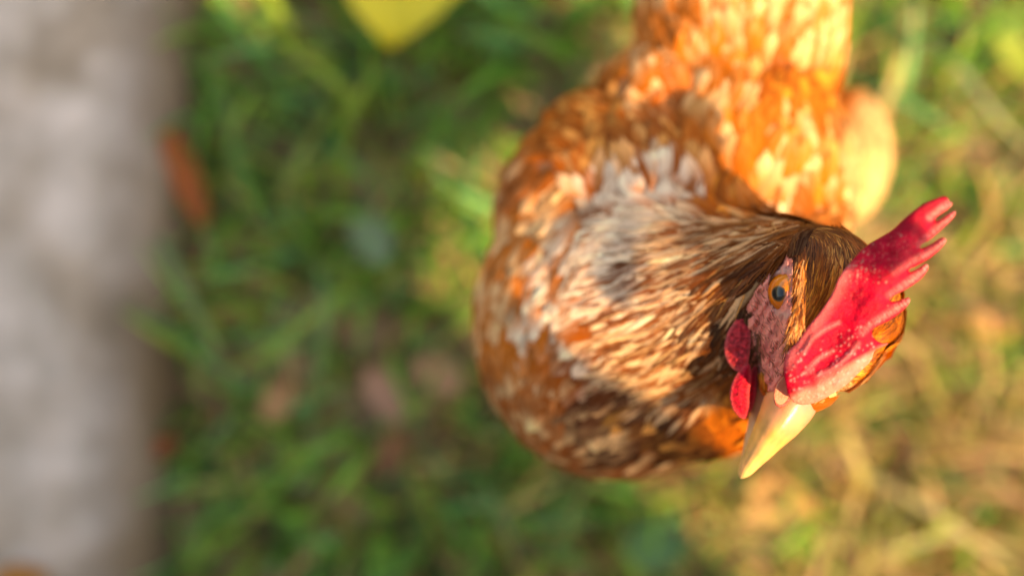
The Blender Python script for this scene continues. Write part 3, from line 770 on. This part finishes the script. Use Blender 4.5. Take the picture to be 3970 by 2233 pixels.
# ------------------------------------------------------------------ kerb on the left
def kerb_mat():
    m = bpy.data.materials.new('weathered_concrete'); m.use_nodes = True; t = m.node_tree; n = t.nodes; b = n['Principled BSDF']
    b.inputs['Roughness'].default_value = .85
    tc = n.new('ShaderNodeTexCoord')
    n1 = n.new('ShaderNodeTexNoise'); n1.inputs['Scale'].default_value = 14; n1.inputs['Detail'].default_value = 3
    n2_ = n.new('ShaderNodeTexNoise'); n2_.inputs['Scale'].default_value = 26; n2_.inputs['Detail'].default_value = 5
    for k in (n1, n2_): t.links.new(tc.outputs['Object'], k.inputs['Vector'])
    r = n.new('ShaderNodeValToRGB'); t.links.new(n1.outputs['Fac'], r.inputs[0])
    r.color_ramp.elements[0].position = .36; r.color_ramp.elements[0].color = (.42, .34, .26, 1)
    r.color_ramp.elements[1].position = .60; r.color_ramp.elements[1].color = (.64, .565, .50, 1)
    r2 = n.new('ShaderNodeValToRGB'); t.links.new(n2_.outputs['Fac'], r2.inputs[0])
    r2.color_ramp.elements[0].position = .3; r2.color_ramp.elements[0].color = (.66, .63, .57, 1)
    r2.color_ramp.elements[1].position = .7; r2.color_ramp.elements[1].color = (1.12, 1.08, 1.05, 1)
    mx = n.new('ShaderNodeMix'); mx.data_type = 'RGBA'; mx.blend_type = 'MULTIPLY'; mx.inputs[0].default_value = 1
    t.links.new(r.outputs[0], mx.inputs[6]); t.links.new(r2.outputs[0], mx.inputs[7])
    # soil stain on the lower side
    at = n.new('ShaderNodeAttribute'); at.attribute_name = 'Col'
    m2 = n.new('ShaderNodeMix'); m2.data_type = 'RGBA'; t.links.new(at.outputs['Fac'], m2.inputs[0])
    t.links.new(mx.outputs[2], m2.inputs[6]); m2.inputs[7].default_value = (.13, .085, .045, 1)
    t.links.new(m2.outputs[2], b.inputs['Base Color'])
    bp = n.new('ShaderNodeBump'); bp.inputs['Strength'].default_value = .5; bp.inputs['Distance'].default_value = .006
    t.links.new(n2_.outputs['Fac'], bp.inputs['Height']); t.links.new(bp.outputs[0], b.inputs['Normal'])
    return m
def kerb():
    hgt = .062; V = []; F = []; C = []
    # profile from outer left bottom over the top to the ground on the right
    prof = [(-.40, -.02), (-.40, hgt - .01)] + [(-.39, hgt)] + [(-x, hgt) for x in (.3, .2, .1, .065, .05, .04)]
    R = .030
    prof += [(-R + R * math.sin(math.radians(a)), hgt - R * (1 - math.cos(math.radians(a)))) for a in range(0, 91, 10)] + [(.002, hgt * .3), (.004, -.02)]
    ys = np.linspace(-1.6, 1.6, 220)
    for y in ys:
        ex = -.2685 + (y / .48) * .034
        for x, z in prof:
            w = .004 * mnoise.noise(Vector((y * 9, x * 9, 1))) + .002 * mnoise.noise(Vector((y * 40, x * 30, 3)))
            V.append((ex + x + w, y, z + w * .7)); 
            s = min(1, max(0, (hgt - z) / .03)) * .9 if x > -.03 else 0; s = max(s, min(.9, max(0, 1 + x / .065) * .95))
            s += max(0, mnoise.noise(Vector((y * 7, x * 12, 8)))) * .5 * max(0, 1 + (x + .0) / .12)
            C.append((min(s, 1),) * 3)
    k = len(prof)
    for i in range(len(ys) - 1):
        for j in range(k - 1): F.append((i * k + j, i * k + j + 1, (i + 1) * k + j + 1, (i + 1) * k + j))
    F.append(tuple(range(k))); F.append(tuple((len(ys) - 1) * k + j for j in reversed(range(k))))
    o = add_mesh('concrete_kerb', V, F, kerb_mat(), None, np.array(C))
    tag(o, 'pale grey weathered concrete kerb with a rounded muddy edge along the grass', 'kerb')
kerb()

# ------------------------------------------------------------------ fallen leaves and stalks
def leaf(name, label, cx, cy, L, Wd, rot, col, z=.02, tilt=(0, 0), point=1.2, cat='leaf', curl=.2, group=None):
    n = 14; k = 7; V = []; F = []; C = []
    for i in range(n):
        t = i / (n - 1); w = Wd * .5 * math.sin(math.pi * min(1, t * .94 + .04)) ** .75 * (1 - .25 * t * point) * (1 + .05 * math.sin(t * 40))
        for j in range(k):
            u = -1 + 2 * j / (k - 1)
            x = (t - .5) * L; y = u * w
            zz = curl * Wd * (abs(u) ** 1.5) * .5 + .1 * L * (t - .5) ** 2 + .01 * L * math.sin(t * 17 + u * 3) - (.02 * Wd if j == 3 else 0)
            V.append((x, y, zz)); v = 1 + .15 * mnoise.noise(Vector((x * 90, y * 90, 1))) + (.12 if j == 3 else 0)
            C.append([c * v for c in col])
    for i in range(n - 1):
        for j in range(k - 1): F.append((i * k + j, i * k + j + 1, (i + 1) * k + j + 1, (i + 1) * k + j))
    o = add_mesh(name, np.array(V), F, M_LEAF, None, np.array(C))
    m = o.modifiers.new('t', 'SOLIDIFY'); m.thickness = .0004
    X, Y = (cx - 512) / FPX * (H - z), -(cy - 287.5) / FPX * (H - z)
    o.location = (X, Y, z); o.rotation_euler = (math.radians(tilt[0]), math.radians(tilt[1]), math.radians(rot))
    tag(o, label, cat, group); return o
M_LEAF = material('leaf_blade', attr=True, rough=.45, spec=.35, transl=.3)
leaf('yellow_leaf', 'bright yellow fallen leaf in the grass cut by the top edge', 406, -50, .150, .165, -97, (.88, .74, .06), z=.09, point=1.9)
leaf('dead_leaf', 'long rust brown dead leaf leaning against the kerb edge', 187, 180, .085, .028, -72, (.42, .11, .02), z=.045, tilt=(0, 10))
leaf('dead_leaf', 'small reddish brown dead leaf at the foot of the kerb', 163, 444, .028, .02, 20, (.30, .08, .02), z=.045)
leaf('dead_leaf', 'orange fallen leaf lying on top of the kerb in the bottom corner', 22, 578, .045, .03, 10, (.55, .24, .05), z=.068)
leaf('dead_leaf', 'tan dry leaf in the grass beside the brown bare patch', 280, 398, .038, .028, 60, (.50, .28, .12), z=.045)
leaf('dead_leaf', 'pinkish brown curled leaf left of the hen breast', 385, 395, .05, .03, -60, (.46, .26, .17), z=.045)
leaf('dead_leaf', 'dark rusty leaf below the pinkish brown curled leaf', 395, 450, .04, .028, -110, (.28, .12, .05), z=.04)
leaf('dead_leaf', 'pale brown leaf closest to the hen breast on its left', 440, 375, .045, .032, -30, (.46, .27, .15), z=.045)
leaf('dead_leaf', 'orange brown leaf in the straw under the beak tip', 780, 500, .06, .04, -20, (.58, .34, .12), z=.03)
leaf('dead_leaf', 'orange brown leaf near the right edge level with the comb', 990, 330, .04, .03, -20, (.55, .28, .08), z=.03)
leaf('weed_leaf', 'broad blue green weed leaf below the hen near the bottom edge', 655, 545, .055, .045, 10, (.10, .22, .09), z=.04, cat='leaf')
leaf('weed_leaf', 'pale grey green weed leaf in the middle of the grass', 370, 235, .05, .035, 120, (.20, .30, .16), z=.05, cat='leaf')
leaf('weed_leaf', 'yellow green broad leaf in the top right corner', 1012, 52, .06, .028, -60, (.30, .38, .05), z=.04, cat='leaf')

def stalk(label, pts, wd, col, cat='stalk', name='grass_stalk'):
    pts = [Vector(((x - 512) / FPX * (H - z), -(y - 287.5) / FPX * (H - z), z)) for x, y, z in pts]
    V = []; F = []; C = []; k = 6; n = 24
    K = [tuple(p) for p in pts]
    sm = interp_secs(K, n)
    for i, p in enumerate(sm):
        t = i / (n - 1); a_ = Vector(sm[min(i + 1, n - 1)]) - Vector(sm[max(i - 1, 0)]); a_.normalize()
        s = a_.cross(Vector((0, 0, 1))).normalized(); u = s.cross(a_)
        w = wd * (1 - .6 * t)
        for j in range(k):
            b = 2 * math.pi * j / k
            V.append(tuple(Vector(p) + s * (math.cos(b) * w) + u * (math.sin(b) * w * .35))); C.append([c * (1 + .1 * math.sin(i)) for c in col])
    for i in range(n - 1):
        for j in range(k): F.append((i * k + j, i * k + (j + 1) % k, (i + 1) * k + (j + 1) % k, (i + 1) * k + j))
    F.append(tuple(range(k))); F.append(tuple((n - 1) * k + j for j in reversed(range(k))))
    o = add_mesh(name, np.array(V), F, M_LEAF, None, np.array(C)); tag(o, label, cat, 'pale grass stalks lying over the turf'); return o
GS = (.42, .40, .16)
stalk('long pale stalk running down to the right bottom corner', [(860, 470, .03), (930, 510, .05), (980, 545, .05), (1030, 580, .03)], .0042, (.46, .42, .18))
stalk('pale stalk bending across the bottom right corner', [(860, 572, .03), (900, 548, .05), (960, 535, .05), (1040, 555, .03)], .0040, GS)
stalk('thin straw rising diagonally at the right edge beside the comb', [(965, 265, .03), (990, 220, .06), (1010, 175, .07), (1030, 130, .05)], .0022, (.5, .36, .16))
stalk('pale stalk at the right edge above the thin straw', [(930, 40, .03), (965, 75, .06), (1000, 120, .07), (1030, 150, .05)], .0036, (.40, .40, .20))
stalk('blade pointing down below the hen breast', [(470, 465, .03), (492, 500, .07), (510, 540, .08), (525, 580, .05)], .0046, (.16, .26, .08))
stalk('broad pale green blade standing upright in the middle of the grass', [(310, 430, .03), (318, 370, .08), (325, 310, .09), (318, 265, .06)], .0056, (.17, .29, .09))
stalk('bright green blade near the kerb in the upper left', [(215, 70, .03), (228, 120, .05), (240, 175, .06), (262, 225, .05)], .0045, (.19, .32, .07))
stalk('green blade slanting off the kerb edge', [(160, 240, .05), (185, 290, .08), (215, 350, .08), (235, 400, .04)], .0052, (.20, .28, .10))
stalk('yellow green blade in the upper half of the grass', [(330, 110, .03), (305, 150, .07), (285, 190, .08), (290, 240, .04)], .0048, (.24, .30, .06))
stalk('green blade rising from the bottom edge', [(580, 575, .03), (560, 545, .06), (575, 505, .07), (590, 470, .04)], .0040, (.17, .27, .07))
stalk('yellow green blade at the bottom under the hen', [(440, 540, .03), (420, 500, .06), (410, 470, .06), (395, 440, .03)], .0038, (.22, .24, .04))

# ------------------------------------------------------------------ the photographer, outside the frame, whose shadow lies over the grass on the left
def skinned(name, chains, mat, parent, sub=1, root=0):
    me = bpy.data.meshes.new(name); V = []; E = []; R = []
    for ch in chains:
        prev = None
        for p_, r in ch:
            hit = next((i for i, v in enumerate(V) if (Vector(v) - Vector(p_)).length < 1e-5), None)
            if hit is None: V.append(p_); R.append(r); hit = len(V) - 1
            if prev is not None: E.append((prev, hit))
            prev = hit
    me.from_pydata(V, E, []); o = bpy.data.objects.new(name, me); COL.objects.link(o); o.modifiers.new('s', 'SKIN')
    for i, r in enumerate(R):
        me.skin_vertices[0].data[i].radius = (r, r) if not isinstance(r, tuple) else r
        me.skin_vertices[0].data[i].use_root = (i == root)
    m = o.modifiers.new('d', 'SUBSURF'); m.levels = sub; m.render_levels = sub
    me = bake(o)
    for p_ in me.polygons: p_.use_smooth = True
    o.parent = parent; me.materials.append(mat); return o
man = bpy.data.objects.new('person', None); COL.objects.link(man); man.location = (0, 0, 0)
tag(man, 'person in a dark jacket and jeans bending over to photograph the hen', 'person')
M_JACKET = material('jacket_cloth', color=(.05, .06, .09), rough=.85, bump=(300, .4, .002))
M_SKIN = material('human_skin', color=(.55, .30, .21), rough=.55, sss=.15, sssr=(1, .3, .2), sss_scale=.01)
def pp(r, f, z): return (.335 + .7071 * (r - f), -.645 + .7071 * (r + f), z)      # r to the right of the person, f forward
pel = pp(0, 0, .86); che = pp(0, .03, 1.14); nec = pp(0, .08, 1.38)
sR = pp(.165, .04, 1.30); sL = pp(-.165, .04, 1.30)
eR = pp(.185, .05, 1.03); eL = pp(-.19, .06, 1.03); hR = (.060, -.130, .815); hL = (-.085, -.115, .815)
leg_ = lambda s_: [(pel, .185), (pp(s_ * .10, 0, .80), .095), (pp(s_ * .12, .02, .47), .062), (pp(s_ * .12, -.02, .10), .046), (pp(s_ * .12, .01, .045), .045), (pp(s_ * .13, .15, .035), .035)]
skinned('body', [[(pel, .185), (che, .18), (nec, .06)], [(che, .18), (sR, .07), (eR, .055), (hR, .032)], [(che, .18), (sL, .07), (eL, .055), (hL, .032)], leg_(1), leg_(-1)], M_JACKET, man, 2)
hd = pp(-.02, .14, 1.52)
bm = bmesh.new(); ball(bm, Vector(hd), (.075, .095, .11)); ball(bm, Vector(hd) + Vector((0, .06, -.06)), (.05, .05, .055)); ball(bm, Vector(hd) + Vector((0, .105, -.03)), (.012, .018, .018))
for sx in (-1, 1): ball(bm, Vector(hd) + Vector((sx * .078, 0, -.01)), (.012, .02, .03))
limb(bm, Vector(hd) + Vector((0, -.03, -.06)), Vector(nec), .052, .055)
me = bpy.data.meshes.new('head'); bm.to_mesh(me); bm.free(); me.materials.append(M_SKIN)
o = bpy.data.objects.new('head', me); COL.objects.link(o); m = o.modifiers.new('r', 'REMESH'); m.mode = 'VOXEL'; m.voxel_size = .006
m = o.modifiers.new('s', 'SMOOTH'); m.iterations = 5; me = bake(o); o.parent = man
bm = bmesh.new(); ball(bm, Vector(hd) + Vector((0, -.018, .02)), (.083, .098, .107))
me = bpy.data.meshes.new('hair'); bm.to_mesh(me); bm.free(); me.materials.append(material('hair', color=(.03, .02, .012), rough=.6, bump=(400, 1, .004)))
o = bpy.data.objects.new('hair', me); COL.objects.link(o); o.parent = man
for sx, hh in ((1, hR), (-1, hL)):
    pal = (hh[0] - sx * .006, hh[1] + .075, .785); ch = [[(hh, .022), (pal, .024)]]
    for k in range(4):
        b = (pal[0] - sx * .004, pal[1] + .018 - k * .016, pal[2] - .006 - 0 * k)
        ch.append([(pal, .024), (b, .009), (b[0] - sx * .022, b[1] + .004, b[2] - .004), ]) if False else ch.append([(pal, .024), (b, .0095), ((b[0] - sx * .022, b[1] + .004, b[2] - .012), .0085), ((b[0] - sx * .036, b[1] + .004, b[2] - .006), .007)])
    ch.append([(pal, .024), ((pal[0] + .0, pal[1] + .028, pal[2] + .012), .010), ((pal[0] - sx * .03, pal[1] + .04, pal[2] + .014), .008)])
    skinned('hand', ch, M_SKIN, man, 2)
bm = bmesh.new(); bmesh.ops.create_cube(bm, size=1); bmesh.ops.transform(bm, matrix=Matrix.Translation((-.005, 0, .768)) @ Matrix.Diagonal((.15, .073, .008, 1)), verts=bm.verts)
bmesh.ops.bevel(bm, geom=bm.edges[:], offset=.0035, segments=3, affect='EDGES')
me = bpy.data.meshes.new('phone'); bm.to_mesh(me); bm.free(); me.materials.append(material('phone_case', color=(.02, .02, .022), rough=.3))
o = bpy.data.objects.new('phone', me); COL.objects.link(o); tag(o, 'black phone held level in both hands above the hen', 'phone')

# ------------------------------------------------------------------ a plain block added out of view to shade the kerb
def box(bm, x0, x1, y0, y1, z0, z1):
    r = bmesh.ops.create_cube(bm, size=1)
    bmesh.ops.transform(bm, matrix=Matrix.Translation(((x0 + x1) / 2, (y0 + y1) / 2, (z0 + z1) / 2)) @ Matrix.Diagonal((x1 - x0, y1 - y0, z1 - z0, 1)), verts=r['verts'])
hs = bpy.data.objects.new('shade_block', None); COL.objects.link(hs); hs.location = (-2, -1.9, 0); tag(hs, 'added plain block out of view behind the photographer, shading the kerb', 'shade_block')
def hpart(name, boxes, mat, bev=.01):
    bm = bmesh.new()
    for b in boxes: box(bm, *b)
    bmesh.ops.bevel(bm, geom=bm.edges[:], offset=bev, segments=2, affect='EDGES')
    me = bpy.data.meshes.new(name); bm.to_mesh(me); bm.free(); me.materials.append(mat)
    o = bpy.data.objects.new(name, me); COL.objects.link(o); o.parent = hs; o.location = (2, 1.9, 0); return o
HX = 1.69
hpart('shade_wall', [(-5, HX, -7, -1.75, -.1, 3.9)], material('shade_wall_plaster', color=(.50, .45, .38), rough=.9, noise=[(3, .85, 1.1, 4)], bump=(60, .5, .004)))
hpart('shade_roof', [(-5.2, HX + .02, -7.2, -1.62, 3.903, 4.1)], material('shade_roof_tile', color=(.30, .12, .07), rough=.8, noise=[(8, .8, 1.1, 3)]))

# ------------------------------------------------------------------ an unseen leaf added and shaped to throw the round shadow on the back
shadow_leaf = bpy.data.objects.new('shadow_leaf', None); COL.objects.link(shadow_leaf); shadow_leaf.location = (1.2, -1.55, 3.85); tag(shadow_leaf, 'added green leaf out of view that shapes the shadow on the hen', 'shadow_leaf')
LZ = .80
def lift_pt(x, y):
    p = P(x, y, surf_depth(x, y, .347)); k = (LZ - p.z) / SUN.z; return p + SUN * k
SHADOW_OUTLINE = smooth_poly([(584, 114), (602, 102), (640, 98), (684, 114), (704, 140), (690, 156), (650, 165), (624, 200), (622, 250), (630, 296), (618, 306), (596, 292), (583, 255), (584, 205), (584, 160)], 2)  # outline of the shadow wanted on the back, lifted towards the sun
ctr = SHADOW_OUTLINE.mean(0); V = [lift_pt(*ctr) + Vector((0, 0, .004))]; n = len(SHADOW_OUTLINE)
for k in (.5, 1.0):
    for q_ in SHADOW_OUTLINE: V.append(lift_pt(*(ctr + (q_ - ctr) * k)) + Vector((0, 0, .003 * (1 - k) + .0012 * math.sin(q_[0] * .3))))
F = [(0, 1 + i, 1 + (i + 1) % n) for i in range(n)] + [(1 + i, 1 + n + i, 1 + n + (i + 1) % n, 1 + (i + 1) % n) for i in range(n)]
o = add_mesh('leaf', np.array([tuple(v - shadow_leaf.location) for v in V]), F, material('shadow_leaf_green', color=(.06, .13, .03), rough=.5, noise=[(90, .8, 1.2, 3)]), shadow_leaf)
m = o.modifiers.new('t', 'SOLIDIFY'); m.thickness = .0006
bm = bmesh.new(); a = V[0]; pts = [a, a + SUN * .25 + Vector((.002, 0, 0)), a + SUN * .9 + Vector((.01, .01, 0)), Vector((1.2, -1.55, 3.85))]
for p_, q_, ra, rb in zip(pts[:-1], pts[1:], (.0012, .0015, .0025), (.0015, .0025, .004)):
    d_ = q_ - p_; g_ = bmesh.ops.create_cone(bm, segments=8, radius1=ra, radius2=rb, depth=d_.length, cap_ends=True)
    bmesh.ops.transform(bm, matrix=Matrix.Translation((p_ + q_) / 2 - shadow_leaf.location) @ d_.to_track_quat('Z', 'Y').to_matrix().to_4x4(), verts=g_['verts'])
me = bpy.data.meshes.new('shadow_leaf_stem'); bm.to_mesh(me); bm.free(); me.materials.append(M_LEG)
o = bpy.data.objects.new('shadow_leaf_stem', me); COL.objects.link(o); o.parent = shadow_leaf
